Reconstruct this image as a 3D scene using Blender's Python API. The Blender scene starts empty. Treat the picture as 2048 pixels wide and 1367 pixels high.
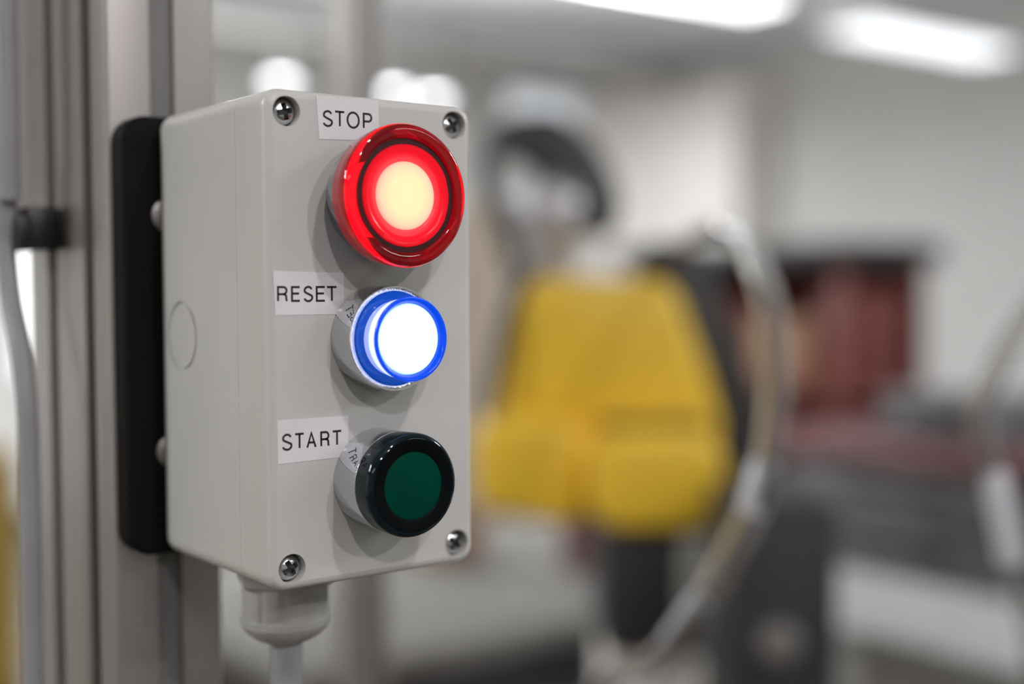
import bpy, bmesh, math, random
from mathutils import Vector, Matrix
random.seed(7)
PI = math.pi
sc = bpy.context.scene
COL = sc.collection
ZB = 1.26            # height of the bottom of the control box above the floor

# ------------------------------------------------------------------ camera
cam_d = bpy.data.cameras.new('camera')
cam = bpy.data.objects.new('camera', cam_d)
COL.objects.link(cam)
sc.camera = cam
cam_d.sensor_width = 36.0
cam_d.lens = 2562.8 / 2048 * 36.0
cam_d.clip_start = 0.01
cam.location = (-0.17333, -0.34301, 0.09147 + ZB)
_y, _p, _r = 0.65638, -0.04409, -0.004815
_f = Vector((math.sin(_y) * math.cos(_p), math.cos(_y) * math.cos(_p), math.sin(_p)))
_rt = Vector((math.cos(_y), -math.sin(_y), 0))
_up = _rt.cross(_f)
_r2 = _rt * math.cos(_r) + _up * math.sin(_r)
_u2 = -_rt * math.sin(_r) + _up * math.cos(_r)
cam.rotation_euler = Matrix((_r2, _u2, -_f)).transposed().to_euler()
cam_d.dof.use_dof = True
cam_d.dof.focus_distance = 0.391
cam_d.dof.aperture_fstop = 2.8

# ------------------------------------------------------------------ view, world, ceiling spots, added fill lights
sc.view_settings.view_transform = 'Standard'
sc.view_settings.look = 'None'
sc.view_settings.gamma = 1.0
sc.view_settings.use_curve_mapping = False
sc.view_settings.exposure = 0.0
sc.cycles.use_denoising = True
sc.cycles.caustics_refractive = False
sc.cycles.caustics_reflective = False
sc.cycles.sample_clamp_indirect = 6.0

world = bpy.data.worlds.new('world')
sc.world = world
world.use_nodes = True
world.node_tree.nodes['Background'].inputs['Color'].default_value = (0.8, 0.85, 0.9, 1)
world.node_tree.nodes['Background'].inputs['Strength'].default_value = 0.3

def area_light(name, loc, target, power, sx, sy, colour, shape='RECTANGLE'):
    d = bpy.data.lights.new(name, 'AREA')
    d.shape = shape
    d.size = sx
    if shape in ('RECTANGLE', 'ELLIPSE'):
        d.size_y = sy
    d.energy = power
    d.color = colour
    o = bpy.data.objects.new(name, d)
    COL.objects.link(o)
    o.location = loc
    v = Vector(target) - Vector(loc)
    o.rotation_euler = v.to_track_quat('-Z', 'Y').to_euler()
    return o
COOL, PINK = (0.97, 0.99, 1.0), (1.0, 0.93, 0.96)
# round ceiling spots behind the camera (crisp shadows under the buttons)
area_light('ceiling_spot', (0.35, -2.7, 2.52), (0.04, 0, 1.33), 10.5, 0.09, 0.09, PINK, 'DISK')
area_light('ceiling_spot', (-0.62, -2.15, 2.55), (0.04, 0, 1.33), 10.0, 0.09, 0.09, PINK, 'DISK')
area_light('ceiling_spot', (0.05, -1.35, 2.62), (0.04, 0, 1.33), 7.5, 0.09, 0.09, PINK, 'DISK')
# tube-shaped fill lights added to even out and brighten the room
for lx, ly, pw in ((-2.6, -2.4, 18), (2.2, -2.6, 22), (-2.4, 1.4, 78), (3.4, -0.4, 82), (1.2, 4.4, 85), (-2.0, 4.6, 60), (4.4, 5.4, 30)):
    area_light('room_fill', (lx, ly, 2.6), (lx, ly, 0), pw, 1.2, 0.14, COOL)

# upward fill lights added to brighten the ceiling and upper walls
for lx, ly, pw in ((1.0, 4.4, 110), (-1.6, 4.6, 45), (3.4, -0.4, 10), (3.0, 3.75, 95), (4.5, 1.9, 6)):
    area_light('ceiling_fill', (lx, ly, 2.35), (lx, ly, 3.0), pw, 1.2, 0.14, COOL)

# ------------------------------------------------------------------ materials
def mat(name, col, rough=0.5, metal=0.0, coat=0.0, var=0.04, scale=30.0, bump=0.0, bscale=200.0,
        emit=None, strength=0.0, trans=0.0, ior=1.45, spec=0.5):
    m = bpy.data.materials.new(name)
    m.use_nodes = True
    nt = m.node_tree
    b = nt.nodes['Principled BSDF']
    b.inputs['Roughness'].default_value = rough
    b.inputs['Metallic'].default_value = metal
    b.inputs['Coat Weight'].default_value = coat
    b.inputs['Coat Roughness'].default_value = 0.06
    b.inputs['IOR'].default_value = ior
    b.inputs['Specular IOR Level'].default_value = spec
    b.inputs['Transmission Weight'].default_value = trans
    tc = nt.nodes.new('ShaderNodeTexCoord')
    if var > 0:
        nz = nt.nodes.new('ShaderNodeTexNoise')
        nz.inputs['Scale'].default_value = scale
        nz.inputs['Detail'].default_value = 4
        nt.links.new(tc.outputs['Object'], nz.inputs['Vector'])
        rp = nt.nodes.new('ShaderNodeValToRGB')
        rp.color_ramp.elements[0].position = 0.3
        rp.color_ramp.elements[1].position = 0.7
        rp.color_ramp.elements[0].color = tuple(c * (1 - var) for c in col) + (1,)
        rp.color_ramp.elements[1].color = tuple(min(1, c * (1 + var)) for c in col) + (1,)
        nt.links.new(nz.outputs['Fac'], rp.inputs['Fac'])
        nt.links.new(rp.outputs['Color'], b.inputs['Base Color'])
    else:
        b.inputs['Base Color'].default_value = tuple(col) + (1,)
    if bump > 0:
        n2 = nt.nodes.new('ShaderNodeTexNoise')
        n2.inputs['Scale'].default_value = bscale
        nt.links.new(tc.outputs['Object'], n2.inputs['Vector'])
        bp = nt.nodes.new('ShaderNodeBump')
        bp.inputs['Strength'].default_value = bump
        bp.inputs['Distance'].default_value = 0.001
        nt.links.new(n2.outputs['Fac'], bp.inputs['Height'])
        nt.links.new(bp.outputs['Normal'], b.inputs['Normal'])
    if emit:
        b.inputs['Emission Color'].default_value = tuple(emit) + (1,)
        b.inputs['Emission Strength'].default_value = strength
    return m

def glow_disc(name, stops, strength, radius, rough=0.35):
    """diffuser lit from behind: brighter over the lamp in its middle, thinner towards the edge"""
    m = mat(name, tuple(0.35 * c for c in stops[-1][1]), rough, var=0, spec=0.2)
    nt = m.node_tree
    b = nt.nodes['Principled BSDF']
    tc = nt.nodes.new('ShaderNodeTexCoord')
    mp = nt.nodes.new('ShaderNodeVectorMath'); mp.operation = 'MULTIPLY'
    mp.inputs[1].default_value = (1, 0, 1)
    ln = nt.nodes.new('ShaderNodeVectorMath'); ln.operation = 'LENGTH'
    dv = nt.nodes.new('ShaderNodeMath'); dv.operation = 'DIVIDE'
    dv.inputs[1].default_value = radius
    rp = nt.nodes.new('ShaderNodeValToRGB')
    el = rp.color_ramp.elements
    while len(el) < len(stops):
        el.new(0.5)
    for e, (p, c) in zip(el, stops):
        e.position = p
        e.color = tuple(c) + (1,)
    nt.links.new(tc.outputs['Object'], mp.inputs[0])
    nt.links.new(mp.outputs[0], ln.inputs[0])
    nt.links.new(ln.outputs['Value'], dv.inputs[0])
    nt.links.new(dv.outputs[0], rp.inputs['Fac'])
    nt.links.new(rp.outputs['Color'], b.inputs['Emission Color'])
    b.inputs['Emission Strength'].default_value = strength
    return m

M = {}
M['box'] = mat('light_grey_abs', (0.60, 0.605, 0.575), 0.33, var=0.012, scale=60, bump=0.05, bscale=900)
M['paper'] = mat('laminated_paper', (0.80, 0.79, 0.80), 0.38, coat=0.25, var=0.015, scale=90, bump=0.03, bscale=300)
M['ink'] = mat('black_ink', (0.02, 0.017, 0.012), 0.45, var=0)
M['chrome'] = mat('chrome_plate', (0.60, 0.62, 0.645), 0.05, 1.0, var=0.02, scale=200, bump=0.02, bscale=600)
M['dull_zinc'] = mat('dull_zinc_screw', (0.36, 0.35, 0.33), 0.42, 0.8, var=0.08, scale=300)
M['chrome_rim'] = mat('chrome_knurled_edge', (0.85, 0.84, 0.82), 0.11, 1.0, var=0.04, scale=900, bump=0.12, bscale=1500)
M['zinc'] = mat('zinc_screw', (0.70, 0.73, 0.74), 0.2, 1.0, var=0.06, scale=400, bump=0.1, bscale=900)
M['black'] = mat('black_plate_plastic', (0.006, 0.006, 0.006), 0.6, var=0.1, bump=0.1, bscale=500, spec=0.12)
M['clip'] = mat('black_nylon', (0.012, 0.012, 0.013), 0.4, var=0.1)
M['alu'] = mat('anodised_aluminium', (0.415, 0.40, 0.38), 0.37, 0.8, var=0.04, scale=12)
M['slot'] = mat('grey_slot_strip', (0.19, 0.19, 0.185), 0.5, var=0.04)
M['gland'] = mat('grey_nylon_gland', (0.42, 0.42, 0.40), 0.38, var=0.04)
M['cable_grey'] = mat('grey_cable_sheath', (0.30, 0.31, 0.315), 0.45, var=0.05)
# lit lenses
M['red_glass'] = mat('red_lens', (0.60, 0.0015, 0.009), 0.03, var=0, trans=0.88, ior=1.49, emit=(0.30, 0.0, 0.006), strength=0.14)
M['red_skirt_light'] = mat('red_light_guide', (0.5, 0.01, 0.01), 0.4, var=0, emit=(1.0, 0.42, 0.40), strength=6.0)
M['red_dark'] = mat('dark_red_fill', (0.045, 0.002, 0.004), 0.4, var=0.1)  # for the groove's shade and the added baffle under the red lens
M['red_inner'] = glow_disc('red_lit_dish', ((0.0, (1, 0.1, 0.09)), (0.68, (1, 0.075, 0.085)), (0.74, (1.0, 0.045, 0.06)),
                                            (0.80, (0.92, 0.012, 0.025)), (0.9, (0.80, 0.006, 0.018)), (1.0, (0.62, 0.003, 0.012))), 0.92, 0.0158, 0.25)
M['red_core'] = glow_disc('warm_lit_diffuser', ((0.0, (1, 0.85, 0.46)), (0.55, (1, 0.83, 0.44)), (0.85, (1, 0.66, 0.42)),
                                                (1.0, (1.0, 0.42, 0.33))), 1.0, 0.0104)
M['blue_dark'] = mat('dark_blue_lens_base', (0.0, 0.025, 0.20), 0.06, var=0.15, scale=500, emit=(0.0, 0.09, 0.6), strength=0.5)
M['blue_wall'] = mat('blue_lit_wall', (0.3, 0.35, 0.7), 0.12, var=0, emit=(0.42, 0.48, 1.0), strength=0.95, coat=0.5)
M['blue_step'] = mat('pale_lit_step', (0.3, 0.35, 0.7), 0.1, var=0, emit=(0.75, 0.85, 1.0), strength=1.1, coat=0.5)
M['blue_rim'] = mat('blue_lens_rim', (0.0, 0.025, 0.40), 0.18, var=0, emit=(0.0, 0.07, 0.75), strength=0.8)
M['blue_core'] = glow_disc('white_lit_diffuser', ((0.0, (1, 1, 1)), (0.8, (0.95, 0.99, 1)), (0.93, (0.7, 0.9, 1)), (1.0, (0.35, 0.65, 1.0))), 1.5, 0.0107)
M['green_dark'] = mat('dark_green_lens', (0.002, 0.011, 0.016), 0.06, var=0.1, spec=0.4)
M['green_rim'] = mat('black_green_rim', (0.002, 0.003, 0.004), 0.4, var=0.1, spec=0.1)
M['green_face'] = mat('green_unlit_face', (0.0, 0.052, 0.030), 0.5, var=0.08, scale=120, spec=0.04)
# background
M['wall'] = mat('painted_wall', (0.66, 0.66, 0.645), 0.8, var=0.02, scale=1.5)
M['wall_warm'] = mat('warm_painted_wall', (0.52, 0.46, 0.41), 0.8, var=0.02, scale=1.5)
M['ceil'] = mat('ceiling_board', (0.78, 0.79, 0.81), 0.85, var=0.03, scale=2)
M['floor'] = mat('sealed_concrete', (0.11, 0.095, 0.08), 0.6, var=0.06, scale=2, spec=0.2)
M['lamp_white'] = mat('white_lamp_housing', (0.75, 0.76, 0.77), 0.4, var=0.02)
M['tube_glow'] = mat('fluorescent_glow', (0.8, 0.8, 0.8), 0.4, var=0, emit=(0.93, 0.97, 1.0), strength=4.0)
M['tube_glow_soft'] = mat('older_fluorescent_glow', (0.8, 0.8, 0.8), 0.4, var=0, emit=(0.93, 0.96, 1.0), strength=1.9)
M['spot_glow'] = mat('spot_lamp_glow', (0.8, 0.8, 0.8), 0.4, var=0, emit=(0.95, 0.96, 1.0), strength=10.0)
M['day'] = mat('bright_window_blind', (0.8, 0.8, 0.8), 0.4, var=0, emit=(0.97, 0.97, 1.0), strength=1.25)
M['day_dim'] = mat('frosted_window', (0.6, 0.62, 0.65), 0.4, var=0, emit=(0.9, 0.95, 1.0), strength=0.6)
M['yellow'] = mat('yellow_robot_paint', (0.93, 0.61, 0.045), 0.35, var=0.03, scale=8)
M['ochre'] = mat('ochre_paint', (0.40, 0.265, 0.045), 0.6, var=0.1, scale=10, spec=0.2)  # ochre, toned down evenly all over
M['charcoal'] = mat('charcoal_casting', (0.030, 0.030, 0.032), 0.5, var=0.08, scale=10)
M['hood'] = mat('dark_grey_arm_cover', (0.055, 0.055, 0.058), 0.5, var=0.06, scale=10)
M['dark'] = mat('dark_grey_paint', (0.030, 0.030, 0.031), 0.5, var=0.06, scale=10)
M['silver'] = mat('machined_silver', (0.55, 0.55, 0.58), 0.3, 0.7, var=0.05, scale=20)
M['bench'] = mat('grey_bench_top', (0.20, 0.195, 0.185), 0.75, var=0.04, scale=10, spec=0.1)
M['pale'] = mat('pale_grey_paint', (0.42, 0.42, 0.40), 0.5, var=0.04, scale=10)
M['hose'] = mat('clear_glossy_hose', (0.90, 0.89, 0.88), 0.04, var=0, trans=0.94, ior=1.42)
M['glint_sleeve'] = mat('pale_hose_glint', (0.72, 0.74, 0.79), 0.38, 0.4, var=0.03, scale=60)  # highlights on the hoses, built as pale sleeves
M['cream'] = mat('cream_cupboard_paint', (0.86, 0.83, 0.79), 0.55, var=0.02, scale=3)
M['beige'] = mat('beige_board', (0.66, 0.57, 0.46), 0.6, var=0.04, scale=4)
M['red_rack'] = mat('red_rack_paint', (0.165, 0.040, 0.032), 0.5, var=0.1, scale=8)
M['red_bright'] = mat('red_bin_plastic', (0.27, 0.026, 0.02), 0.4, var=0.06, scale=8)
M['brown'] = mat('brown_cardboard', (0.36, 0.21, 0.13), 0.75, var=0.08, scale=12)
M['steel_blue'] = mat('blue_grey_plastic', (0.07, 0.08, 0.09), 0.5, var=0.06, scale=12)
M['dull_red'] = mat('dull_red_bench_top', (0.14, 0.06, 0.065), 0.55, var=0.08, scale=8)
M['drawer'] = mat('mid_grey_drawer', (0.145, 0.147, 0.15), 0.5, var=0.05, scale=8)
M['table'] = mat('light_laminate', (0.42, 0.44, 0.43), 0.35, var=0.03, scale=6)
M['tan'] = mat('grey_brown_post', (0.40, 0.37, 0.34), 0.5, var=0.04, scale=6)

# ------------------------------------------------------------------ mesh helpers
def hollow(pts, r, wall, seg=20, n=8):
    """thin-walled tube: outer skin facing out, bore facing in"""
    bm = tube(pts, r, seg, n)
    bmesh.ops.recalc_face_normals(bm, faces=bm.faces[:])
    inn = tube(pts, r - wall, seg, n)
    bmesh.ops.recalc_face_normals(inn, faces=inn.faces[:])
    bmesh.ops.reverse_faces(inn, faces=inn.faces[:])
    t = bpy.data.meshes.new('t'); inn.to_mesh(t); inn.free(); bm.from_mesh(t); bpy.data.meshes.remove(t)
    return bm

def obj(name, bm, m, parent=None, loc=(0, 0, 0), smooth=35, rot=None, recalc=True):
    if recalc: bmesh.ops.recalc_face_normals(bm, faces=bm.faces[:])
    me = bpy.data.meshes.new(name)
    bm.to_mesh(me)
    bm.free()
    me.materials.append(M[m] if isinstance(m, str) else m)
    if smooth:
        for p in me.polygons:
            p.use_smooth = True
        me.set_sharp_from_angle(angle=math.radians(smooth))
    o = bpy.data.objects.new(name, me)
    COL.objects.link(o)
    o.location = loc
    if rot:
        o.rotation_euler = rot
    if parent:
        o.parent = parent
    return o

def tag(o, label=None, cat=None, group=None, kind=None):
    if label: o['label'] = label
    if cat: o['category'] = cat
    if group: o['group'] = group
    if kind: o['kind'] = kind
    return o

def thing(name, label, cat, loc=(0, 0, 0), rz=0, group=None):
    o = bpy.data.objects.new(name, None)
    COL.objects.link(o)
    o.empty_display_size = 0.02
    o.location = loc
    o.rotation_euler = (0, 0, rz)
    return tag(o, label, cat, group)

def sub(name, parent, loc=(0, 0, 0), label=None):
    o = bpy.data.objects.new(name, None)
    COL.objects.link(o)
    o.empty_display_size = 0.01
    o.location = loc
    o.parent = parent
    if label: o['label'] = label
    return o

def copy_tree(o, parent=None):
    c = o.copy()
    COL.objects.link(c)
    c.parent = parent
    for ch in [k for k in bpy.data.objects if k.parent == o]:
        copy_tree(ch, c)
    return c

def bx(x0, x1, y0, y1, z0, z1, bev=0.0, seg=2, bm=None):
    own = bmesh.new()
    vs = [own.verts.new((x, y, z)) for x in (x0, x1) for y in (y0, y1) for z in (z0, z1)]
    for f in ((0, 1, 3, 2), (4, 6, 7, 5), (0, 4, 5, 1), (2, 3, 7, 6), (0, 2, 6, 4), (1, 5, 7, 3)):
        own.faces.new([vs[i] for i in f])
    if bev > 0:
        bmesh.ops.bevel(own, geom=own.edges[:], offset=bev, segments=seg, profile=0.5, affect='EDGES')
    if bm is None:
        return own
    t = bpy.data.meshes.new('t'); own.to_mesh(t); own.free(); bm.from_mesh(t); bpy.data.meshes.remove(t)
    return bm

def lathe(prof, seg=96, bm=None, cx=0.0, cz=0.0, axis='y'):
    """prof: (radius, t) pairs; axis 'y' looks out along -Y, axis 'z' runs up"""
    bm = bm or bmesh.new()
    rings = []
    for r, t in prof:
        if r < 1e-6:
            rings.append([bm.verts.new((cx, -t, cz) if axis == 'y' else (cx, cz, t))])
        else:
            ring = []
            for k in range(seg):
                a = 2 * PI * k / seg
                c, s = r * math.cos(a), r * math.sin(a)
                ring.append(bm.verts.new((cx + c, -t, cz + s) if axis == 'y' else (cx + c, cz + s, t)))
            rings.append(ring)
    for A, B in zip(rings, rings[1:]):
        if len(A) == 1 and len(B) == 1:
            continue
        for k in range(seg):
            j = (k + 1) % seg
            if len(A) == 1:
                bm.faces.new((A[0], B[k], B[j]))
            elif len(B) == 1:
                bm.faces.new((A[k], A[j], B[0]))
            else:
                bm.faces.new((A[k], A[j], B[j], B[k]))
    return bm

def prism(poly, y0, y1, bev=0.0, seg=3):
    """poly: (x, z) outline, swept along Y"""
    bm = bmesh.new()
    a = [bm.verts.new((x, y0, z)) for x, z in poly]
    b = [bm.verts.new((x, y1, z)) for x, z in poly]
    bm.faces.new(a); bm.faces.new(b[::-1])
    n = len(poly)
    for i in range(n):
        bm.faces.new((a[i], b[i], b[(i + 1) % n], a[(i + 1) % n]))
    bmesh.ops.recalc_face_normals(bm, faces=bm.faces[:])
    if bev > 0:
        bmesh.ops.bevel(bm, geom=bm.edges[:], offset=bev, segments=seg, profile=0.5, affect='EDGES')
    return bm

def smooth_path(pts, n=8):
    P = [Vector(p) for p in pts]
    P = [2 * P[0] - P[1]] + P + [2 * P[-1] - P[-2]]
    out = []
    for i in range(1, len(P) - 2):
        for k in range(n):
            t = k / n
            a, b, c, d = P[i - 1], P[i], P[i + 1], P[i + 2]
            out.append(0.5 * ((2 * b) + (c - a) * t + (2 * a - 5 * b + 4 * c - d) * t * t + (3 * b - a - 3 * c + d) * t ** 3))
    out.append(P[-2])
    return out

def tube(pts, r, seg=20, n=8, bm=None, radii=None):
    bm = bm or bmesh.new()
    path = smooth_path(pts, n) if n > 1 else [Vector(p) for p in pts]
    nrm = None
    rings = []
    for i, p in enumerate(path):
        t = (path[min(i + 1, len(path) - 1)] - path[max(i - 1, 0)]).normalized()
        if nrm is None:
            nrm = t.orthogonal().normalized()
        else:
            nrm = (nrm - t * nrm.dot(t)).normalized()
        bn = t.cross(nrm)
        rr = r if radii is None else radii(i / (len(path) - 1))
        rings.append([bm.verts.new(p + (nrm * math.cos(2 * PI * k / seg) + bn * math.sin(2 * PI * k / seg)) * rr) for k in range(seg)])
    for A, B in zip(rings, rings[1:]):
        for k in range(seg):
            j = (k + 1) % seg
            bm.faces.new((A[k], A[j], B[j], B[k]))
    bm.faces.new(rings[0][::-1]); bm.faces.new(rings[-1])
    return bm

def rrect(x0, x1, z0, z1, r, seg=8):
    out = []
    for cx, cz, a0 in ((x1 - r, z1 - r, 0), (x0 + r, z1 - r, PI / 2), (x0 + r, z0 + r, PI), (x1 - r, z0 + r, 1.5 * PI)):
        for k in range(seg + 1):
            a = a0 + PI / 2 * k / seg
            out.append((cx + r * math.cos(a), cz + r * math.sin(a)))
    return out

def loft_rect(W, H, r, sections, cap0=True, cap1=True):
    """rounded-rectangle shell; sections: (y, inset)"""
    bm = bmesh.new()
    rings = []
    for y, ins in sections:
        rings.append([bm.verts.new((x, y, z)) for x, z in rrect(ins, W - ins, ins, H - ins, max(r - ins, 0.0008))])
    n = len(rings[0])
    for A, B in zip(rings, rings[1:]):
        for k in range(n):
            bm.faces.new((A[k], A[(k + 1) % n], B[(k + 1) % n], B[k]))
    if cap0: bm.faces.new(rings[0])
    if cap1: bm.faces.new(rings[-1][::-1])
    return bm

def cut(o, bm):
    me = bpy.data.meshes.new('cutter')
    bmesh.ops.recalc_face_normals(bm, faces=bm.faces[:])
    bm.to_mesh(me); bm.free()
    c = bpy.data.objects.new('cutter', me)
    COL.objects.link(c)
    par = o.parent
    if par: c.parent = par
    md = o.modifiers.new('cut', 'BOOLEAN')
    md.operation = 'DIFFERENCE'; md.object = c; md.solver = 'EXACT'
    bpy.context.view_layer.update()
    dg = bpy.context.evaluated_depsgraph_get()
    new = bpy.data.meshes.new_from_object(o.evaluated_get(dg))
    o.modifiers.clear()
    old = o.data
    o.data = new
    new.name = old.name
    bpy.data.objects.remove(c)
    for p in new.polygons: p.use_smooth = True
    new.set_sharp_from_angle(angle=math.radians(30))
    if not new.materials: new.materials.append(old.materials[0])

# ------------------------------------------------------------------ the room
XW0, XW1, YW0, YW1, ZC = -3.6, 6.3, -4.6, 7.0, 2.85
def struct(name, bm, m, parent=None, smooth=0):
    o = obj(name, bm, m, parent, smooth=smooth)
    if parent is None: o['kind'] = 'structure'
    return o
struct('floor', bx(XW0 - .1, XW1 + .1, YW0 - .1, YW1 + .1, -0.1, 0), 'floor')
struct('ceiling', bx(XW0 - .1, XW1 + .1, YW0 - .1, YW1 + .1, ZC, ZC + 0.1), 'ceil')
struct('wall_back', bx(XW0, XW1, YW1, YW1 + 0.1, 0, ZC), 'wall')
struct('wall_front', bx(XW0, XW1, YW0 - 0.1, YW0, 0, ZC), 'wall')
struct('wall_left', bx(XW0 - 0.1, XW0, YW0, YW1, 0, ZC), 'wall_warm')
struct('wall_right', bx(XW1, XW1 + 0.1, YW0, YW1, 0, ZC), 'wall')
struct('baseboard_back', bx(XW0, XW1, YW1 - 0.015, YW1, 0, 0.1), 'dark')
struct('baseboard_right', bx(XW1 - 0.015, XW1, YW0, YW1 - 0.015, 0, 0.1), 'dark')
# lit window far behind the posts
w = tag(bpy.data.objects.new('window_1', None), kind='structure'); COL.objects.link(w)
w.location = (2.33, 7.0, 1.30)
fr = bmesh.new()
for a in ((-.36, .36, -.05, 0, -.50, -.46), (-.36, .36, -.05, 0, .46, .50), (-.36, -.32, -.05, 0, -.46, .46), (.32, .36, -.05, 0, -.46, .46)):
    bx(*a, bm=fr)
obj('window_frame', fr, 'lamp_white', w, smooth=0)
obj('pane', bx(-.32, .32, -.02, -.005, -.46, .46), 'day', w, smooth=0)

w = tag(bpy.data.objects.new('window_2', None), kind='structure'); COL.objects.link(w)
w.location = (5.78, 7.0, 2.60)
fr = bmesh.new()
for a in ((-.40, .40, -.05, 0, -.17, -.14), (-.40, .40, -.05, 0, .14, .17), (-.40, -.37, -.05, 0, -.14, .14), (.37, .40, -.05, 0, -.14, .14)):
    bx(*a, bm=fr)
obj('window_frame', fr, 'lamp_white', w, smooth=0)
obj('pane', bx(-.37, .37, -.02, -.005, -.14, .14), 'day_dim', w, smooth=0)

# ------------------------------------------------------------------ aluminium posts
def profile_2d(slots_x, slots_y, X, Y):
    """outline of a slotted profile X by Y with T slots at the given centres on each side"""
    hw, lip, cav, dep = 0.0046, 0.0042, 0.0075, 0.0105
    pts = []
    def side(p0, d, nrm, centres):
        for c in centres:
            for off, dp in ((-hw, 0), (-hw, lip), (-cav, lip), (-cav, dep), (cav, dep), (cav, lip), (hw, lip), (hw, 0)):
                pts.append((p0[0] + d[0] * (c + off) + nrm[0] * dp, p0[1] + d[1] * (c + off) + nrm[1] * dp))
    def corner(cx, cy, a0, r=0.0016):
        for k in range(4):
            a = a0 + PI / 2 * k / 3
            pts.append((cx + r * math.cos(a), cy + r * math.sin(a)))
    r = 0.0016
    corner(r, r, PI)
    side((0, 0), (1, 0), (0, 1), slots_x)
    corner(X - r, r, 1.5 * PI)
    side((X, 0), (0, 1), (-1, 0), slots_y)
    corner(X - r, Y - r, 0)
    side((X, Y), (-1, 0), (0, -1), [X - s for s in slots_x][::-1])
    corner(r, Y - r, PI / 2)
    side((0, Y), (0, -1), (1, 0), [Y - s for s in slots_y][::-1])
    return pts
def extrude_up(poly, z0, z1):
    bm = bmesh.new()
    a = [bm.verts.new((x, y, z0)) for x, y in poly]
    b = [bm.verts.new((x, y, z1)) for x, y in poly]
    n = len(poly)
    for i in range(n):
        bm.faces.new((a[i], a[(i + 1) % n], b[(i + 1) % n], b[i]))
    bm.faces.new(b); bm.faces.new(a[::-1])
    return bm
t = thing('profile_post', 'tall slotted aluminium post carrying the grey control box', 'post', (-0.013, 0.0925, 0))
obj('profile', extrude_up(profile_2d([0.02], [0.02, 0.06], 0.04, 0.087), 0.012, 2.45), 'alu', t, smooth=20)
obj('slot_cover', bx(0.0155, 0.0245, 0.0022, 0.0036, 0.012, 2.45), 'slot', t, smooth=0)
obj('foot_plate', bx(-0.02, 0.06, -0.02, 0.10, 0, 0.012, 0.002), 'alu', t)
obj('end_cap', bx(0, 0.04, 0, 0.087, 2.45, 2.454, 0.001), 'clip', t)
t = thing('profile_post', 'blurred slotted aluminium post standing behind the control box', 'post', (0.492, 0.785, 0))
obj('profile', extrude_up(profile_2d([0.02], [0.02], 0.04, 0.04), 0.012, 2.45), 'alu', t, smooth=20)
obj('foot_plate', bx(-0.02, 0.06, -0.02, 0.06, 0, 0.012, 0.002), 'alu', t)
obj('end_cap', bx(0, 0.04, 0, 0.04, 2.45, 2.454, 0.001), 'clip', t)

# ------------------------------------------------------------------ black mounting plate with its screws
PL = thing('mounting_plate', 'black round-cornered plate between the control box and the post', 'plate', (0, 0, ZB))
bm = loft_rect(0.1045, 0.1515, 0.009, [(0.0924, 0.0008), (0.0918, 0), (0.0835, 0), (0.0826, 0.0004), (0.0820, 0.0012)])
bmesh.ops.translate(bm, verts=bm.verts[:], vec=(-0.0119, 0, -0.0015))
obj('plate', bm, 'black', PL)
def pan_head(parent, x, z, y, r, name='screw'):
    s = obj(name, lathe([(0, 0.0014), (r * .45, 0.0013), (r * .75, 0.0010), (r * .95, 0.0005), (r, 0), (r, -0.0004), (0, -0.0004)], 32), 'dull_zinc', parent, (x, y, z))
    return s
for sx, sz in ((0.0040, 0.1162), (0.0044, 0.0345), (0.071, 0.1162), (0.073, 0.0345)):
    pan_head(PL, sx, sz, 0.0822, 0.0060)

# ------------------------------------------------------------------ control box
BW, BD, BH = 0.0745, 0.080, 0.150
CB = thing('control_box', 'light grey three-button control box mounted on the aluminium post', 'control box', (0, 0, ZB))
body = obj('enclosure_body', loft_rect(BW, BH, 0.0055, [(0.080, 0.0022), (0.0793, 0.0010), (0.0780, 0.0003), (0.0765, 0), (0.02012, 0.0), (0.02012, 0.0008), (0.0195, 0.0008)]), 'box', CB)
# knock-out disc scored into the near side
seg = 64
def ring_cutter(x0, x1, r0, r1, cy, cz):
    bm = bmesh.new(); R = []
    for (x, r) in ((x0, r0), (x0, r1), (x1, r1), (x1, r0)):
        R.append([bm.verts.new((x, cy + r * math.cos(2 * PI * k / seg), cz + r * math.sin(2 * PI * k / seg))) for k in range(seg)])
    for i in range(4):
        A, B = R[i], R[(i + 1) % 4]
        for k in range(seg):
            j = (k + 1) % seg
            bm.faces.new((A[k], A[j], B[j], B[k]))
    return bm
cut(body, ring_cutter(-0.002, 0.0007, 0.0104, 0.0117, 0.0622, 0.0750))
lid = obj('lid', loft_rect(BW, BH, 0.0055, [(0.0200, 0.0010), (0.0200, 0.0), (0.0196, 0), (0.0030, 0), (0.0018, 0.0002), (0.0009, 0.0007), (0.0003, 0.0015), (0.0, 0.0026)]), 'box', CB)
SCREWS = ((0.0071, 0.1433), (0.0676, 0.1435), (0.0071, 0.0067), (0.0676, 0.0067))
for sx, sz in SCREWS:
    cut(lid, lathe([(0, -0.0055), (0.0044, -0.0055), (0.0044, -0.0003), (0.0047, 0.0003), (0.0047, 0.002), (0, 0.002)], 48, cx=sx, cz=sz))
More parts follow.
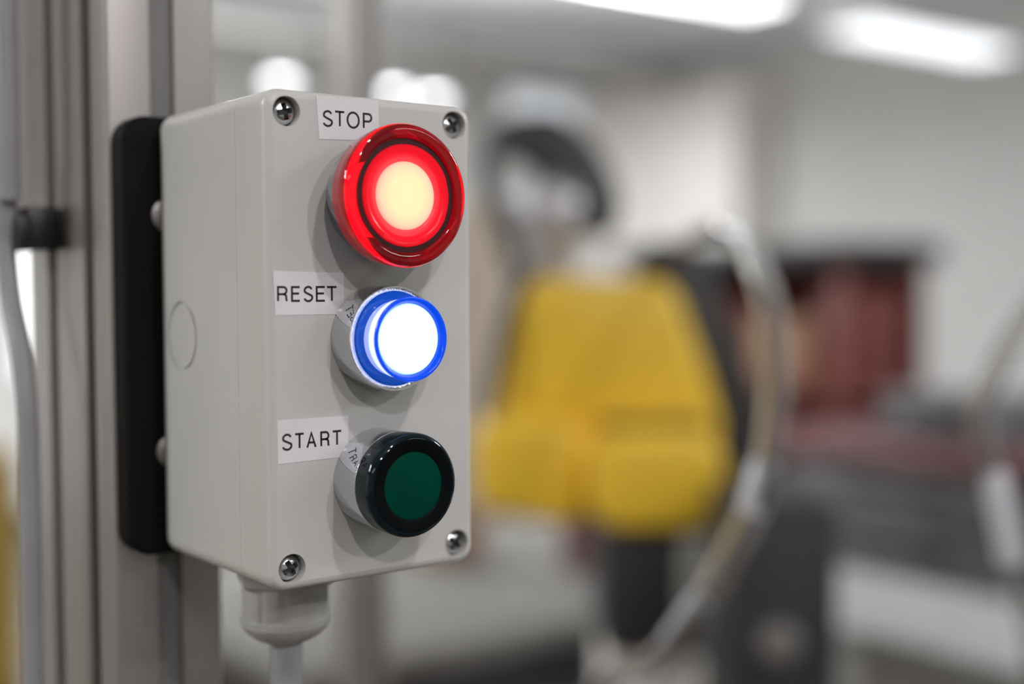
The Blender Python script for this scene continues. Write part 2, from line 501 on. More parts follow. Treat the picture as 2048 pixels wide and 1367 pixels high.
# cross-head lid screws, each turned its own way
def cross_screw_mesh():
    r = 0.0040
    bm = lathe([(0, -0.0008), (r * .3, -0.00085), (r * .6, -0.0011), (r * .8, -0.0016), (r * .93, -0.0023), (r, -0.0032), (r, -0.0054), (0, -0.0054)], 48)
    return bm
for k, (sx, sz) in enumerate(SCREWS):
    s = obj('lid_screw', cross_screw_mesh(), 'zinc', CB, (sx, 0, sz), smooth=40)
    a = (0.25, 0.62, 0.5, 0.9)[k]
    cutter = bmesh.new(); rr = []
    for y, L, wd in ((-0.0005, 0.0030, 0.00085), (0.0036, 0.0019, 0.0008)):
        plus = [(L, -wd), (L, wd), (wd, wd), (wd, L), (-wd, L), (-wd, wd), (-L, wd), (-L, -wd), (-wd, -wd), (-wd, -L), (wd, -L), (wd, -wd)]
        rr.append([cutter.verts.new((sx + x * math.cos(a) - z * math.sin(a), y, sz + x * math.sin(a) + z * math.cos(a))) for x, z in plus])
    for q in range(12): cutter.faces.new((rr[0][q], rr[0][(q + 1) % 12], rr[1][(q + 1) % 12], rr[1][q]))
    cutter.faces.new(rr[0]); cutter.faces.new(rr[1][::-1])
    cut(s, cutter)
    fl = bmesh.new(); L, wd = 0.0020, 0.00085  # dark plus on the slot floor stands in for its shade
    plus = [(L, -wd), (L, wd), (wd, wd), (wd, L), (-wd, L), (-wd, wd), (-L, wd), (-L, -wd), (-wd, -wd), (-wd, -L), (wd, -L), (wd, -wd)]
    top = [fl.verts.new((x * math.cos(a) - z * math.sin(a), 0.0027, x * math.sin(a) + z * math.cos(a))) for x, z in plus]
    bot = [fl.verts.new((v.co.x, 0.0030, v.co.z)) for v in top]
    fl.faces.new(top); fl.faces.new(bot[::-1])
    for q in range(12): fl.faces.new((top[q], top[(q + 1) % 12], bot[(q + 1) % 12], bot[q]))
    obj('recess_shade', fl, 'charcoal', s, smooth=0)

# paper labels with hand-cut edges, lettering drawn as strokes
def paper(name, quad, parent):
    bm = bmesh.new()
    a = [bm.verts.new((x / 1e3, -0.00002, z / 1e3)) for x, z in quad]
    b = [bm.verts.new((x / 1e3, -0.00014, z / 1e3)) for x, z in quad]
    bm.faces.new(b)
    for i in range(4):
        bm.faces.new((a[i], a[(i + 1) % 4], b[(i + 1) % 4], b[i]))
    return obj(name, bm, 'paper', parent, smooth=0)
def arc(cx, cz, rx, rz, a0, a1, n=14):
    return [(cx + rx * math.cos(math.radians(a0 + (a1 - a0) * k / n)), cz + rz * math.sin(math.radians(a0 + (a1 - a0) * k / n))) for k in range(n + 1)]
GLYPH = {
    'T': [[(0, 1), (1, 1)], [(.5, 1), (.5, 0)]],
    'E': [[(1, 1), (0, 1), (0, 0), (1, 0)], [(0, .53), (.9, .53)]],
    'A': [[(0, 0), (.5, 1), (1, 0)], [(.18, .34), (.82, .34)]],
    'O': [arc(.5, .5, .5, .5, 0, 360, 36)],
    'P': [[(0, 0), (0, 1), (.55, 1)] + arc(.6, .735, .40, .265, 90, -90, 12) + [(0, .47)]],
    'R': [[(0, 0), (0, 1), (.55, 1)] + arc(.58, .745, .38, .255, 90, -90, 12) + [(0, .49)], [(.55, .49)] + arc(.62, .29, .30, .20, 80, 0, 6) + [(.93, .1), (1.0, 0)]],
    'S': [arc(.49, .745, .42, .255, 18, 90, 6) + arc(.49, .745, .42, .245, 90, 205, 10)[1:] + [(.30, .56), (.55, .49), (.78, .42)] + arc(.5, .26, .46, .26, 25, -90, 10) + arc(.5, .26, .47, .26, -90, -165, 8)[1:]],
}
def stroke(bm, pts, w, y):
    closed = (Vector(pts[0]) - Vector(pts[-1])).length < 1e-7
    if closed: pts = pts[:-1]
    n = len(pts)
    L, Rr = [], []
    for i in range(n):
        p = Vector(pts[i])
        a = Vector(pts[i - 1]) if (i > 0 or closed) else None
        b = Vector(pts[(i + 1) % n]) if (i < n - 1 or closed) else None
        d1 = (p - a).normalized() if a is not None else None
        d2 = (b - p).normalized() if b is not None else None
        if d1 is None: d1 = d2
        if d2 is None: d2 = d1
        tdir = (d1 + d2)
        tdir = tdir.normalized() if tdir.length > 1e-6 else d1
        nr = Vector((-tdir.y, tdir.x))
        n1 = Vector((-d1.y, d1.x))
        k = w / 2 / max(0.45, nr.dot(n1))
        L.append(bm.verts.new((p.x + nr.x * k, y, p.y + nr.y * k)))
        Rr.append(bm.verts.new((p.x - nr.x * k, y, p.y - nr.y * k)))
    for i in range(n if closed else n - 1):
        j = (i + 1) % n
        bm.faces.new((L[i], L[j], Rr[j], Rr[i]))
STW = 0.66
TEXTS = {
    'stop': ([(17.0, 148.75), (38.8, 149.2), (39.0, 136.5), (17.9, 135.8)],
             [('S', 18.98, 22.76, 139.56, 144.68), ('T', 23.11, 26.94, 139.78, 144.78), ('O', 27.39, 32.06, 139.66, 144.92), ('P', 33.13, 36.55, 139.84, 144.88)], 0.0),
    'reset': ([(1.9, 96.1), (25.8, 95.6), (25.9, 82.9), (2.5, 83.0)],
              [('R', 3.11, 6.72, 86.82, 91.64), ('E', 7.73, 11.0, 86.84, 91.62), ('S', 11.77, 15.29, 86.72, 91.68), ('E', 16.07, 19.5, 86.78, 91.6), ('T', 19.6, 23.6, 86.75, 91.58)], 0.0),
    'start': ([(2.7, 51.8), (26.9, 51.6), (26.9, 39.0), (2.8, 38.7)],
              [('S', 3.96, 7.71, 42.46, 47.65), ('T', 8.22, 11.75, 42.65, 47.55), ('A', 12.26, 15.77, 42.54, 47.55), ('R', 17.04, 20.33, 42.60, 47.46), ('T', 21.03, 24.7, 42.62, 47.44)], 0.0),
}
for k, (quad, letters, _s) in TEXTS.items():
    lab = paper('paper_label', quad, CB)
    lab['label'] = 'white paper label reading ' + k.upper()
    bm = bmesh.new()
    for ch, x0, x1, z0, z1 in letters:
        x0 += STW / 2; x1 -= STW / 2; z0 += STW / 2; z1 -= STW / 2
        for path in GLYPH[ch]:
            pts = [((x0 + (x1 - x0) * u) / 1e3, (z0 + (z1 - z0) * v) / 1e3) for u, v in path]
            stroke(bm, pts, STW / 1e3, -0.00017)
    obj('lettering', bm, 'ink', lab, smooth=0)

# --- push buttons -------------------------------------------------------------
def mm(p): return [(a / 1e3, b / 1e3) for a, b in p]
BX = 0.0372
# STOP: mushroom head, lit red
b = sub('stop_button', CB, (BX, 0, 0.1185), 'red lit mushroom push button')
obj('bezel', lathe(mm([(0, 0), (17.2, 0), (17.2, 6.8), (16.6, 8.4), (0, 8.4)])), 'chrome', b)
obj('lens', lathe(mm([(0, 9.0), (17.2, 9.0), (19.6, 9.0), (20.4, 9.3), (20.75, 9.9), (21.15, 13.6), (21.3, 13.9), (21.5, 15.6), (21.6, 17.0), (21.5, 17.9), (21.1, 18.7),
                      (20.4, 19.2), (19.6, 19.4), (17.75, 19.1), (17.3, 18.9), (17.2, 18.6), (17.2, 15.6), (0, 15.6)]), 128), 'red_glass', b)
obj('added_light_baffle', lathe(mm([(0, 8.5), (19.4, 8.5), (19.4, 8.80), (0, 8.80)]), 96), 'red_dark', b)  # added dark disc, keeps the guide's glow off the panel
obj('light_guide', lathe(mm([(0, 8.82), (16.3, 8.82), (16.3, 8.94), (0, 8.94)]), 96), 'red_skirt_light', b)
obj('groove_shade', lathe(mm([(15.35, 15.7), (17.1, 15.7), (17.1, 18.1), (15.35, 18.1), (15.35, 15.7)]), 96), 'red_dark', b)  # dark ring fills the groove in place of its shade
obj('lens_dish', lathe(mm([(0, 15.7), (15.3, 15.7), (15.3, 18.25), (15.1, 18.45), (14.2, 18.4), (13.3, 18.1), (12.9, 17.6), (12.6, 17.6), (12.2, 17.9), (11.6, 17.8), (11.2, 17.4), (10.5, 17.2), (0, 17.2)]), 128), 'red_inner', b)
obj('diffuser', lathe(mm([(0, 17.22), (10.2, 17.22), (10.2, 17.8), (9.9, 18.1), (8, 18.4), (4, 18.6), (0, 18.65)]), 96), 'red_core', b)
nb = bmesh.new()                                   # moulded locating ribs on the dish
for a0, a1 in ((20, 118), (160, 235), (290, 335)):
    for k in range(12):
        q0 = math.radians(a0 + (a1 - a0) * k / 12); q1 = math.radians(a0 + (a1 - a0) * (k + 1) / 12)
        v = []
        for tt in (18.2, 18.65):
            for q in (q0, q1):
                for r in (14.0, 15.2):
                    v.append(nb.verts.new((r / 1e3 * math.cos(q), -tt / 1e3, r / 1e3 * math.sin(q))))
        for f in ((0, 1, 3, 2), (4, 6, 7, 5), (0, 2, 6, 4), (1, 5, 7, 3)):
            nb.faces.new([v[i] for i in f])
        if k == 0: nb.faces.new([v[i] for i in (0, 4, 5, 1)])
        if k == 11: nb.faces.new([v[i] for i in (2, 3, 7, 6)])
obj('dish_rib', nb, 'red_inner', b, smooth=30)

# RESET: chrome bezel, lit blue projecting button
b = sub('reset_button', CB, (BX, 0, 0.0755), 'blue lit push button in a chrome bezel')
obj('bezel', lathe(mm([(0, 0), (16.1, 0), (16.05, 10.6), (15.9, 11.1), (0, 11.1)])), 'chrome', b)
obj('bezel_rim', lathe(mm([(14.5, 10.8), (15.8, 11.05), (16.05, 11.3), (15.9, 11.6), (14.75, 11.6), (14.45, 11.4), (14.5, 10.8)])), 'chrome_rim', b)
obj('lens_base', lathe(mm([(0, 11.0), (14.4, 11.0), (14.4, 11.5), (14.1, 11.8), (13.2, 11.9), (0, 11.9)])), 'blue_dark', b)
obj('lens_wall', lathe(mm([(0, 11.9), (11.5, 11.9), (11.9, 15.2), (12.0, 15.4), (0, 15.4)])), 'blue_wall', b)
obj('lens_step', lathe(mm([(11.9, 15.4), (12.1, 15.6), (12.6, 19.6), (12.5, 19.8), (12.0, 19.8), (10.7, 18.2), (0, 18.2), (0, 15.4)])), 'blue_step', b)
obj('lens_rim', lathe(mm([(12.5, 19.6), (12.8, 19.7), (12.85, 20.2), (12.7, 20.5), (12.4, 20.6), (12.1, 20.6), (11.8, 20.45), (10.7, 18.85), (10.68, 18.4), (12.0, 19.8), (12.5, 19.6)])), 'blue_rim', b)
obj('diffuser', lathe(mm([(0, 18.22), (10.65, 18.22), (10.65, 18.7), (10.2, 18.85), (6, 18.95), (0, 19.0)])), 'blue_core', b)

# START: chrome bezel, dark unlit green cap
b = sub('start_button', CB, (BX, 0, 0.0314), 'dark green unlit push button in a chrome bezel')
obj('bezel', lathe(mm([(0, 0), (15.7, 0), (15.6, 12.0), (15.5, 12.3), (0, 12.3)])), 'chrome', b)
obj('bezel_rim', lathe(mm([(14.6, 12.2), (15.6, 12.3), (15.7, 12.6), (15.5, 12.8), (14.6, 12.8), (14.6, 12.2)])), 'chrome_rim', b)
obj('lens_cap', lathe(mm([(0, 12.7), (15.4, 12.7), (15.75, 13.0), (15.9, 18.8), (15.75, 19.8), (15.3, 20.6), (14.6, 21.0), (14.4, 20.9), (14.2, 21.0), (10.8, 21.0), (10.4, 20.7), (10.3, 20.3), (0, 20.3)])), 'green_dark', b)
obj('lens_rim', lathe(mm([(10.4, 21.01), (14.2, 21.01), (14.2, 21.06), (10.5, 21.06), (10.4, 21.01)])), 'green_rim', b)
obj('lens_face', lathe(mm([(0, 20.3), (10.3, 20.3), (10.3, 20.6), (9.9, 20.75), (0, 20.8)])), 'green_face', b)

# cable gland under the box
g = sub('cable_gland', CB, (0.0275, 0.0440, 0), 'grey plastic cable gland')
hexr = 0.0172
bm = bmesh.new()
def hexring(r, z, n=6, ph=0.2): return [bm.verts.new((r * math.cos(ph + 2 * PI * k / n), r * math.sin(ph + 2 * PI * k / n), z)) for k in range(n)]
R = [hexring(hexr * .93, 0.0), hexring(hexr, -0.0012), hexring(hexr, -0.0072), hexring(hexr * .93, -0.0084)]
for A, B in zip(R, R[1:]):
    for k in range(6): bm.faces.new((A[k], A[(k + 1) % 6], B[(k + 1) % 6], B[k]))
bm.faces.new(R[0]); bm.faces.new(R[-1][::-1])
obj('gland_body', bm, 'gland', g, smooth=20)
bm = bmesh.new()
LN = [hexring(.0178, -0.0001, 6, .05), hexring(.0182, -0.0006, 6, .05), hexring(.0182, -0.0022, 6, .05), hexring(.0176, -0.0028, 6, .05)]
for A, B in zip(LN, LN[1:]):
    for k in range(6): bm.faces.new((A[k], A[(k + 1) % 6], B[(k + 1) % 6], B[k]))
bm.faces.new(LN[0]); bm.faces.new(LN[-1][::-1])
obj('lock_nut', bm, 'zinc', g, smooth=20)['label'] = 'zinc lock nut'
bm = bmesh.new()
prof = [(14.2, -8.2), (14.4, -9.0), (14.4, -19.0), (14.9, -19.6), (14.9, -21.6), (14.0, -23.4), (11.8, -25.4), (9.2, -27.0), (7.4, -27.8), (6.9, -27.8)]
ns = 72
rings = []
for r, z in prof:
    rings.append([bm.verts.new(((r - (0.45 if (k % 6 == 0 and z > -19.2 and z < -8.5) else 0)) / 1e3 * math.cos(2 * PI * k / ns), (r - (0.45 if (k % 6 == 0 and z > -19.2 and z < -8.5) else 0)) / 1e3 * math.sin(2 * PI * k / ns), z / 1e3)) for k in range(ns)])
for A, B in zip(rings, rings[1:]):
    for k in range(ns): bm.faces.new((A[k], A[(k + 1) % ns], B[(k + 1) % ns], B[k]))
bm.faces.new(rings[0]); bm.faces.new(rings[-1][::-1])
obj('gland_nut', bm, 'gland', g, smooth=25)
gx, gy = 0.0275, 0.0440
o = obj('control_cable', tube([(gx, gy, ZB - 0.0276), (gx, gy, ZB - 0.05), (gx + .001, gy + .002, ZB - 0.12), (gx + .004, gy + .006, ZB - 0.35), (gx + .01, gy + .004, ZB - 0.8), (gx + .01, gy - .01, 0.05), (gx + .02, gy - .12, 0.0065), (gx + .1, gy - .4, 0.0065)], 0.0056, 24), 'cable_grey')
tag(o, 'grey cable hanging from the gland under the control box', 'cable')

# ------------------------------------------------------------------ cable clip and cable on the left of the post
t = thing('cable_clip', 'black plastic clip on the left side of the post', 'clip', (-0.013, 0.1525, ZB + 0.113))
bm = bx(-0.0125, -0.0005, -0.011, 0.012, -0.0075, 0.0085, 0.0012)
obj('clip_block', bm, 'clip', t)
obj('clip_base', bx(-0.0015, 0.0, -0.015, 0.015, -0.0065, 0.0075, 0.0004), 'clip', t)
obj('clip_head', bx(-0.0165, -0.0120, -0.014, 0.002, -0.0080, 0.0050, 0.0010), 'clip', t)
obj('strap', tube([(-0.012, 0.011, -0.0005), (-0.017, 0.016, -0.001), (-0.025, 0.020, -0.001), (-0.034, 0.0205, -0.001), (-0.041, 0.014, -0.001)], 0.0017, 10), 'clip', t)
o = obj('grey_cable', tube([(-.031, .14, 2.80), (-.031, .14, 2.2), (-.031, .1426, 1.456), (-.031, .1467, 1.402), (-.031, .1484, 1.378), (-.031, .1495, 1.3655), (-.031, .1446, 1.3469), (-.031, .1338, 1.3288), (-.031, .1287, 1.311), (-.031, .1276, 1.293), (-.031, .1278, 1.2566), (-.031, .1287, 1.2088), (-.031, .13, 1.0), (-.034, .135, .4), (-.048, .135, .06), (-.062, .13, .0045), (-.12, .10, .0045)], 0.0038, 16), 'cable_grey')
tag(o, 'grey cable running down beside the clip on the post', 'cable')

# guard sheet behind the post
o = thing('guard_panel', 'pale grey guard panel behind the clip left of the post', 'panel', (0.02, 0.55, 0))
obj('panel_sheet', bx(-0.40, 0.122, 0, 0.006, 1.400, 2.30, 0.001), 'tan', o)
obj('panel_edge', bx(-0.40, 0.122, -0.006, 0.010, 1.388, 1.402, 0.001), 'alu', o)
obj('panel_post', bx(-0.44, -0.40, -0.017, 0.023, 0, 2.40, 0.002), 'alu', o)

# ------------------------------------------------------------------ ceiling lamps
def tube_lamp(x0, x1, y, z, label, glow='tube_glow'):
    t = thing('ceiling_lamp', label, 'lamp', ((x0 + x1) / 2, y, z), 0, None)
    h = (x1 - x0) / 2
    obj('housing', prism([(-.09, .07), (.09, .07), (.125, .006), (-.125, .006)], -h, h, 0.004), 'lamp_white', t, rot=(0, 0, PI / 2))
    obj('diffuser', bx(-h + .02, h - .02, -.115, .115, -0.02, 0.008, 0.008), glow, t)
    for s in (-1, 1):
        obj('end_cap', bx(min(s * h, s * (h - .02)), max(s * h, s * (h - .02)), -.12, .12, -0.022, 0.04, 0.004), 'lamp_white', t)
        obj('hanger', bx(s * h * .7 - .006, s * h * .7 + .006, -.006, .006, .07, ZC - z), 'lamp_white', t)
    return t
tube_lamp(2.78, 4.06, 3.36, 2.545, 'brightest long ceiling lamp cut by the top edge')
tube_lamp(4.52, 5.76, 3.34, 2.51, 'long ceiling lamp hanging by itself in the top corner', 'tube_glow_soft')
def round_lamp(x, y, z, r, label, group):
    t = thing('spot_lamp', label, 'lamp', (x, y, z), 0, group)
    obj('shade', lathe([(0, .09), (r * .5, .09), (r * 1.15, .02), (r * 1.2, -.004), (r * 1.05, -.004), (r * 1.0, .012), (0, .012)], 32, axis='z'), 'lamp_white', t)
    obj('bulb', lathe([(0, .011), (r * .98, .011), (r * .9, -.01), (r * .5, -.024), (0, -.028)], 32, axis='z'), 'spot_glow', t)
    obj('stem', lathe([(0, .09), (.012, .09), (.012, ZC - z), (0, ZC - z)], 12, axis='z'), 'lamp_white', t)
round_lamp(3.39, 6.5, 2.56, .075, 'small round spot lamp left of the far post above the box', None)
round_lamp(4.16, 6.5, 2.56, .085, 'round spot lamp just right of the far post', None)
round_lamp(4.47, 6.5, 2.55, .085, 'round spot lamp second to the right of the far post', None)
t = thing('cable_tray', 'grey cable tray running along under the ceiling', 'cable tray', (4.0, 5.6, 2.60))
obj('tray', bx(-1.9, 1.7, -.12, .12, 0, .05, .004), 'alu', t)
for hx in (-1.2, 0, 1.2): obj('hanger', bx(hx - .01, hx + .01, -.01, .01, .05, ZC - 2.60), 'alu', t)

# ------------------------------------------------------------------ robot (local frame: x to the viewer's right, y away)
YAW = -0.65638
RB = thing('robot_arm', 'yellow and charcoal industrial robot arm behind the control box', 'robot', (1.1232, 1.1066, 0), YAW)
obj('column', bx(-0.01, .135, -.07, .10, 0.012, .815, .012, 3), 'cream', RB)
obj('valve_block', bx(.096, .150, -.168, -.125, .845, .995, .008, 2), 'pale', RB)
obj('foot_plate', bx(-.05, .17, -.11, .14, 0, .012, .003), 'charcoal', RB)
obj('base_flange', bx(-.018, .160, -.13, .12, .815, 1.025, .03, 4), 'charcoal', RB)
obj('base_housing', prism(rrect(-.035, .155, 1.010, 1.142, .045, 5), -.17, .10, .014, 3), 'yellow', RB)
tp = [(-.165, 1.01), (.06, 1.0), (.150, 1.06), (.168, 1.14), (.146, 1.22), (.100, 1.345), (.075, 1.362), (-.095, 1.362), (-.128, 1.345), (-.146, 1.30), (-.158, 1.22)]
obj('shadow_strip', bx(-.015, .146, -.076, -.058, 1.144, 1.153, .002), 'charcoal', RB)  # dark strip drawn for the shadow line above the base housing
obj('turret', prism(tp, -.06, .16, .018, 3), 'yellow', RB)
sp = [(-.198, 1.05), (-.185, 1.025), (-.06, 1.0), (-.03, 1.02), (-.03, 1.13), (-.06, 1.155), (-.175, 1.165), (-.2, 1.14)]
obj('motor_cover', prism(sp, -.10, .06, .016, 3), 'yellow', RB)
ap = [(.045, 1.39), (.065, 1.420), (.138, 1.415), (.205, 1.28), (.245, 1.17), (.252, 1.02), (.21, .95), (.10, .95), (.10, 1.2)]
obj('lower_arm', prism(ap, .02, .17, .015, 3), 'charcoal', RB)
# hooded upper arm with silver joint cap
obj('upper_arm', tube([(-.125, 1.35, 0), (-.15, 1.43, 0), (-.178, 1.51, 0), (-.178, 1.555, 0), (-.14, 1.580, 0), (-.085, 1.570, 0), (-.042, 1.53, 0), (-.020, 1.475, 0), (-.024, 1.43, 0)], .03, 16, 8,
      radii=lambda s: .016 + .034 * min(1, max(0, (s - .36) * 4.0)) - .012 * max(0, (s - .85) / .15)), 'hood', RB, (0, .07, 0), rot=(PI / 2, 0, 0))
obj('arm_cable', tube([(-.115, -.02, 1.375), (-.140, -.055, 1.33), (-.160, -.075, 1.25), (-.172, -.085, 1.165), (-.165, -.05, 1.12)], .011, 14), 'charcoal', RB)
obj('joint_cap', lathe([(0, .05), (.035, .048), (.052, .03), (.058, 0), (.058, -.08), (0, -.08)], 40), 'silver', RB, (-.082, .05, 1.465))
obj('wrist', prism([(-.125, 1.35), (-.05, 1.35), (-.035, 1.43), (-.05, 1.48), (-.10, 1.47), (-.13, 1.42)], .03, .13, .012, 3), 'silver', RB)

# robot controller cabinet (dark) beside the robot
t = thing('controller_cabinet', 'dark grey floor cabinet standing right of the robot column', 'cabinet', (1.074, .741, 0), YAW)
obj('cabinet_body', bx(-.065, .065, -.10, .10, .06, 1.09, .012, 3), 'dark', t)
obj('plinth', bx(-.06, .06, -.095, .095, 0, .06), 'charcoal', t)
obj('door', bx(-.06, .06, -.108, -.099, .09, 1.07, .003), 'dark', t)
obj('handle', bx(-.048, -.036, -.120, -.107, .62, .74, .003), 'silver', t)

obj('main_switch', lathe([(0, .024), (.014, .024), (.022, .018), (.025, .008), (.026, 0), (0, 0)], 32), 'bench', t, (-.01, -.108, .925))

# glossy pale hoses hanging between the camera and the robot
o = obj('air_hose', hollow([(1.215, 1.080, 1.399), (1.19, 1.0481, 1.3996), (1.0717, .9129, 1.3990), (.8066, .6121, 1.4030), (.6052, .3875, 1.3960), (.4924, .2584, 1.3780), (.4397, .1962, 1.3540),
    (.4281, .1778, 1.3265), (.4279, .1754, 1.2809), (.4203, .1784, 1.2292), (.4107, .196, 1.1847), (.3983, .2158, 1.1421), (.4039, .2598, 1.1023), (.4297, .3383, 1.0537), (.5, .5, .8), (.56, .62, .4), (.60, .62, .05), (.70, .55, .0085), (.9, .4, .0085)], .0086, .0010), 'hose', recalc=False)
hose_a = tag(o, 'clear glossy hose looping down from the robot arm', 'hose')
o = obj('air_hose', hollow([(1.10, -.40, 2.85), (1.05, -.36, 2.2), (.92, -.25, 1.75), (.75, -.10, 1.55), (.64, .02, 1.44), (.58, .08, 1.36), (.555, .105, 1.30), (.5455, .1097, 1.2650), (.5496, .1046, 1.2279), (.5542, .099, 1.1954), (.5596, .0925, 1.1599), (.5686, .0818, 1.0912), (.60, .06, .7), (.62, .02, .1), (.70, -.1, .0080), (.9, -.3, .0080)], .0078, .0005), 'hose', recalc=False)
hose_b = tag(o, 'clear glossy hose at the right edge before the drawer cabinet', 'hose')

def glint_sleeve(hose, a, b, r):  # sleeves stand in for bright highlights on the hoses
    """pale sleeve added round the hose between two points, in place of a highlight"""
    A, B = Vector(a), Vector(b)
    d = (B - A)
    bm = lathe([(r * .9, 0), (r, .001), (r * 1.06, d.length * .12), (r * 1.06, d.length * .88), (r, d.length - .001), (r * .9, d.length)], 24, axis='z')
    bm.faces.new([v for v in bm.verts if abs(v.co.z) < 1e-7]); bm.faces.new([v for v in bm.verts if abs(v.co.z - d.length) < 1e-7])
    q = d.to_track_quat('Z', 'Y').to_matrix().to_4x4()
    bmesh.ops.transform(bm, matrix=Matrix.Translation(A) @ q, verts=bm.verts[:])
    obj('glint_sleeve', bm, 'glint_sleeve', hose)['label'] = 'pale sleeve standing in for a highlight on the hose'
glint_sleeve(hose_a, (.4232, .1774, 1.2435), (.4166, .1845, 1.2102), .0089)
glint_sleeve(hose_a, (.4016, .2102, 1.1540), (.3988, .2330, 1.1240), .0089)
glint_sleeve(hose_b, (.5498, .1045, 1.2340), (.5570, .0955, 1.1760), .0086)

# ------------------------------------------------------------------ light narrow table on the right
t = thing('work_table', 'light grey narrow table at lower right before the drawers', 'table', (1.51, .36, 0))
obj('table_top', bx(-.17, .17, -.9, .80, .82, .85, .008, 3), 'table', t)
obj('apron', bx(-.155, .155, -.88, .76, .70, .82, .003), 'pale', t)
for lx in (-.13, .13):
    for ly in (-.82, .70):
        obj('leg', bx(lx - .02, lx + .02, ly - .02, ly + .02, 0, .70, .003), 'pale', t)

# drawers behind the table
t = thing('drawer_cabinet', 'mid grey drawer cabinet with dull red top behind the light table', 'cabinet', (2.20, 1.20, 0))
obj('carcass', bx(0, .5, -.75, .46, .08, .95, .004), 'drawer', t)
obj('cabinet_top', bx(-.03, .53, -.78, .49, .95, 1.0, .006), 'dull_red', t)
obj('plinth', bx(.03, .47, -.70, .42, 0, .08), 'charcoal', t)
for k in range(7):
    z0 = .10 + k * .12
    for y0 in (-.74, -.14):
        d = obj('drawer', bx(-.02, 0, y0, y0 + .585, z0, z0 + .108, .004), 'drawer', t)
        obj('handle', bx(-.034, -.02, y0 + .15, y0 + .43, z0 + .075, z0 + .092, .003), 'charcoal', d)
# things on the drawer cabinet
t = thing('tool_case', 'low dark grey tool case lying on the red cabinet top', 'case', (2.40, 1.32, 1.0))
obj('case_body', bx(-.10, .10, -.16, .16, 0, .075, .015, 3), 'drawer', t)
obj('case_lid', bx(-.10, .10, -.16, .16, .078, .105, .012, 3), 'drawer', t)
obj('handle', tube([(-.10, -.05, .06), (-.13, -.05, .06), (-.13, .05, .06), (-.10, .05, .06)], .008, 10, 4), 'charcoal', t)
t = thing('tool_case', 'blue-grey tool case lying nearest on the red cabinet top', 'case', (2.42, .86, 1.0))
obj('case_body', bx(-.09, .09, -.13, .13, 0, .05, .012, 3), 'steel_blue', t)
obj('case_lid', bx(-.09, .09, -.13, .13, .052, .075, .010, 3), 'steel_blue', t)
t = thing('spray_can', 'slim grey can standing upright on the red cabinet top', 'can', (2.46, 1.13, 1.0))
obj('can', lathe([(0, 0), (.036, 0), (.038, .006), (.038, .17), (.03, .19), (.018, .2), (0, .2)], 28, axis='z'), 'pale', t)
obj('cap', lathe([(0, .2), (.02, .2), (.02, .235), (.016, .24), (0, .24)], 20, axis='z'), 'charcoal', t)

# ------------------------------------------------------------------ red rack with bins
RX, RY = 2.92, 2.42
t = thing('storage_rack', 'red metal storage rack with dark top behind the robot', 'rack', (RX, RY, 0))
for px in (0, .36):
    for py in (-.36, .38):
        obj('post', bx(px, px + .04, py, py + .04, 0, 1.44, .004), 'red_rack', t)
obj('rack_top', bx(-.04, .44, -.40, .62, 1.41, 1.48, .006), 'charcoal', t)
for z in (.32, .72, 1.0): obj('shelf', bx(0, .40, -.36, .42, z, z + .03, .003), 'red_rack', t)
obj('back_panel', bx(.385, .40, -.36, .42, .1, 1.41, .003), 'red_rack', t)
obj('side_panel', bx(0.02, .385, .40, .412, .1, 1.41, .002), 'red_rack', t)
def bin_(name, label, x, y, z, sx, sy, sz, m, rim, cat='bin', group=None):
    t = thing(name, label, cat, (x, y, z), 0, group)
    obj('bin_body', prism([(-sy / 2 * .92, 0), (sy / 2 * .92, 0), (sy / 2, sz), (-sy / 2, sz)], -sx / 2, sx / 2, .006, 2), m, t, rot=(0, 0, PI / 2))
    obj('rim', bx(-sx / 2 - .006, sx / 2 + .006, -sy / 2 - .006, sy / 2 + .006, sz - .02, sz, .003), rim, t)
    return t
bin_('storage_bin', 'bright red bin on the top shelf of the red rack', RX + .18, RY + .26, 1.03, .26, .24, .27, 'red_bright', 'red_bright')
bin_('cardboard_box', 'brown box on the top shelf of the red rack', RX + .18, RY - .06, 1.03, .26, .25, .22, 'brown', 'brown', 'box')
bin_('storage_bin', 'dark red bin at the near end of the top shelf', RX + .18, RY - .285, 1.03, .24, .14, .30, 'red_rack', 'red_rack')
bin_('storage_bin', 'blue-grey bin on the middle shelf of the red rack', RX + .18, RY + .02, .75, .26, .22, .22, 'steel_blue', 'steel_blue')
bin_('storage_bin', 'dark red bin at the near end of the middle shelf', RX + .18, RY - .22, .75, .26, .2, .2, 'red_bright', 'red_rack')
bin_('storage_bin', 'dark grey bin on the lowest shelf of the red rack', RX + .18, RY + .1, .35, .26, .3, .22, 'drawer', 'drawer')

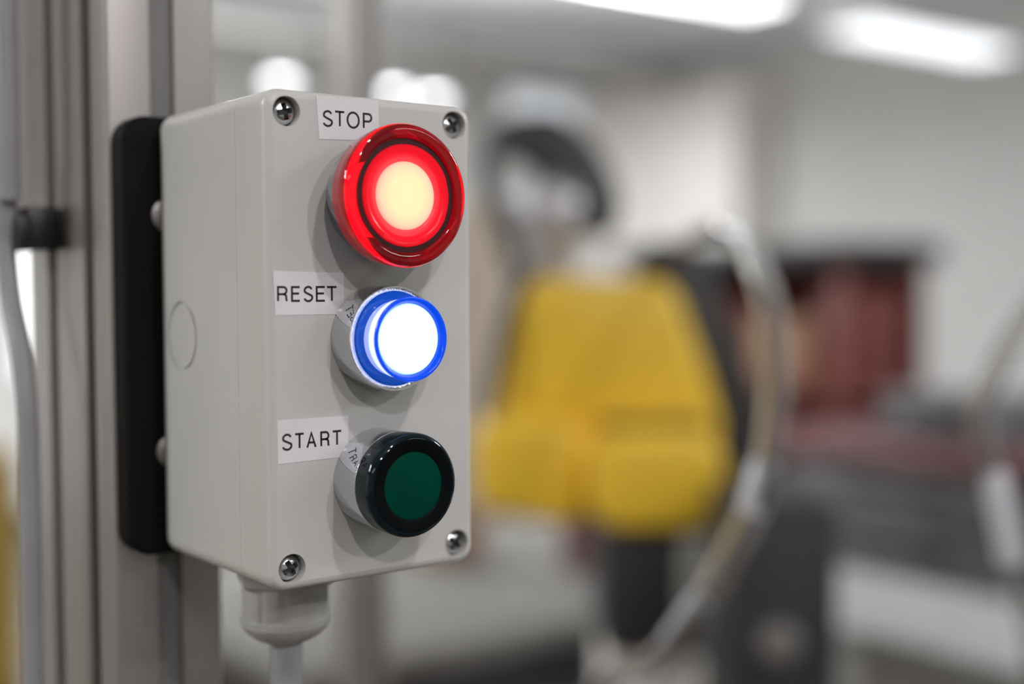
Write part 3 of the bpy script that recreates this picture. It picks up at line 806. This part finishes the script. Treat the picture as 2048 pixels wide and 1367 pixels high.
# ------------------------------------------------------------------ cupboards by the far corner
t = thing('tall_cupboard', 'tall cream cupboard against the wall beyond the robot', 'cupboard', (6.10, 6.00, 0))
obj('carcass', bx(-.18, .2, -.78, .78, .05, 2.68, .004), 'cream', t)
obj('plinth', bx(-.15, .2, -.76, .76, 0, .05), 'dark', t)
for y0 in (-.775, .003):
    d = obj('door', bx(-.20, -.181, y0, y0 + .772, .07, 2.66, .004), 'cream', t)
    obj('handle', bx(-.225, -.20, (y0 + .70 if y0 < 0 else y0 + .05), (y0 + .72 if y0 < 0 else y0 + .07), 1.1, 1.3, .003), 'silver', d)
t = thing('beige_cabinet', 'beige cabinet seen between the control box and the robot', 'cabinet', (2.30, 3.25, 0))
obj('carcass', bx(-.30, .16, -.2, .2, .08, 1.62, .006), 'beige', t)
obj('plinth', bx(-.28, .14, -.18, .18, 0, .08), 'dark', t)
for x0 in (-.295, -.067):
    obj('door', bx(x0, x0 + .222, -.215, -.2, .1, 1.60, .003), 'beige', t)

# ------------------------------------------------------------------ bench behind, low left of the robot
t = thing('light_bench', 'pale grey bench with dark underside below the control box', 'bench', (1.25, 1.80, 0))
obj('bench_top', bx(-.50, .75, -.40, .42, .71, .75, .006), 'bench', t)
obj('apron', bx(-.47, .72, -.37, .40, .60, .71, .003), 'charcoal', t)
obj('lower_shelf', bx(-.47, .72, -.36, .38, .25, .28, .003), 'charcoal', t)
for lx in (-.45, .66):
    for ly in (-.36, .34):
        obj('leg', bx(lx, lx + .04, ly, ly + .04, 0, .71, .003), 'charcoal', t)
bin_('cardboard_box', 'small brown box on the pale bench left of the robot', 1.42, 1.98, .75, .12, .16, .10, 'brown', 'brown', 'box')
bin_('storage_bin', 'small dull red bin on the pale bench beside the robot', 1.60, 1.70, .75, .08, .09, .12, 'dull_red', 'dull_red')

# yellow bollard at the far left edge
t = thing('yellow_bollard', 'yellow bollard at the far left edge behind the grey cable', 'bollard', (.50, 2.22, 0))
obj('bollard_tube', lathe([(0, .012), (.075, .012), (.075, .99), (.07, 1.02), (.05, 1.05), (.025, 1.064), (0, 1.067)], 40, axis='z'), 'ochre', t)
obj('bollard_foot', lathe([(0, 0), (.12, 0), (.12, .01), (.115, .012), (0, .012)], 40, axis='z'), 'charcoal', t)
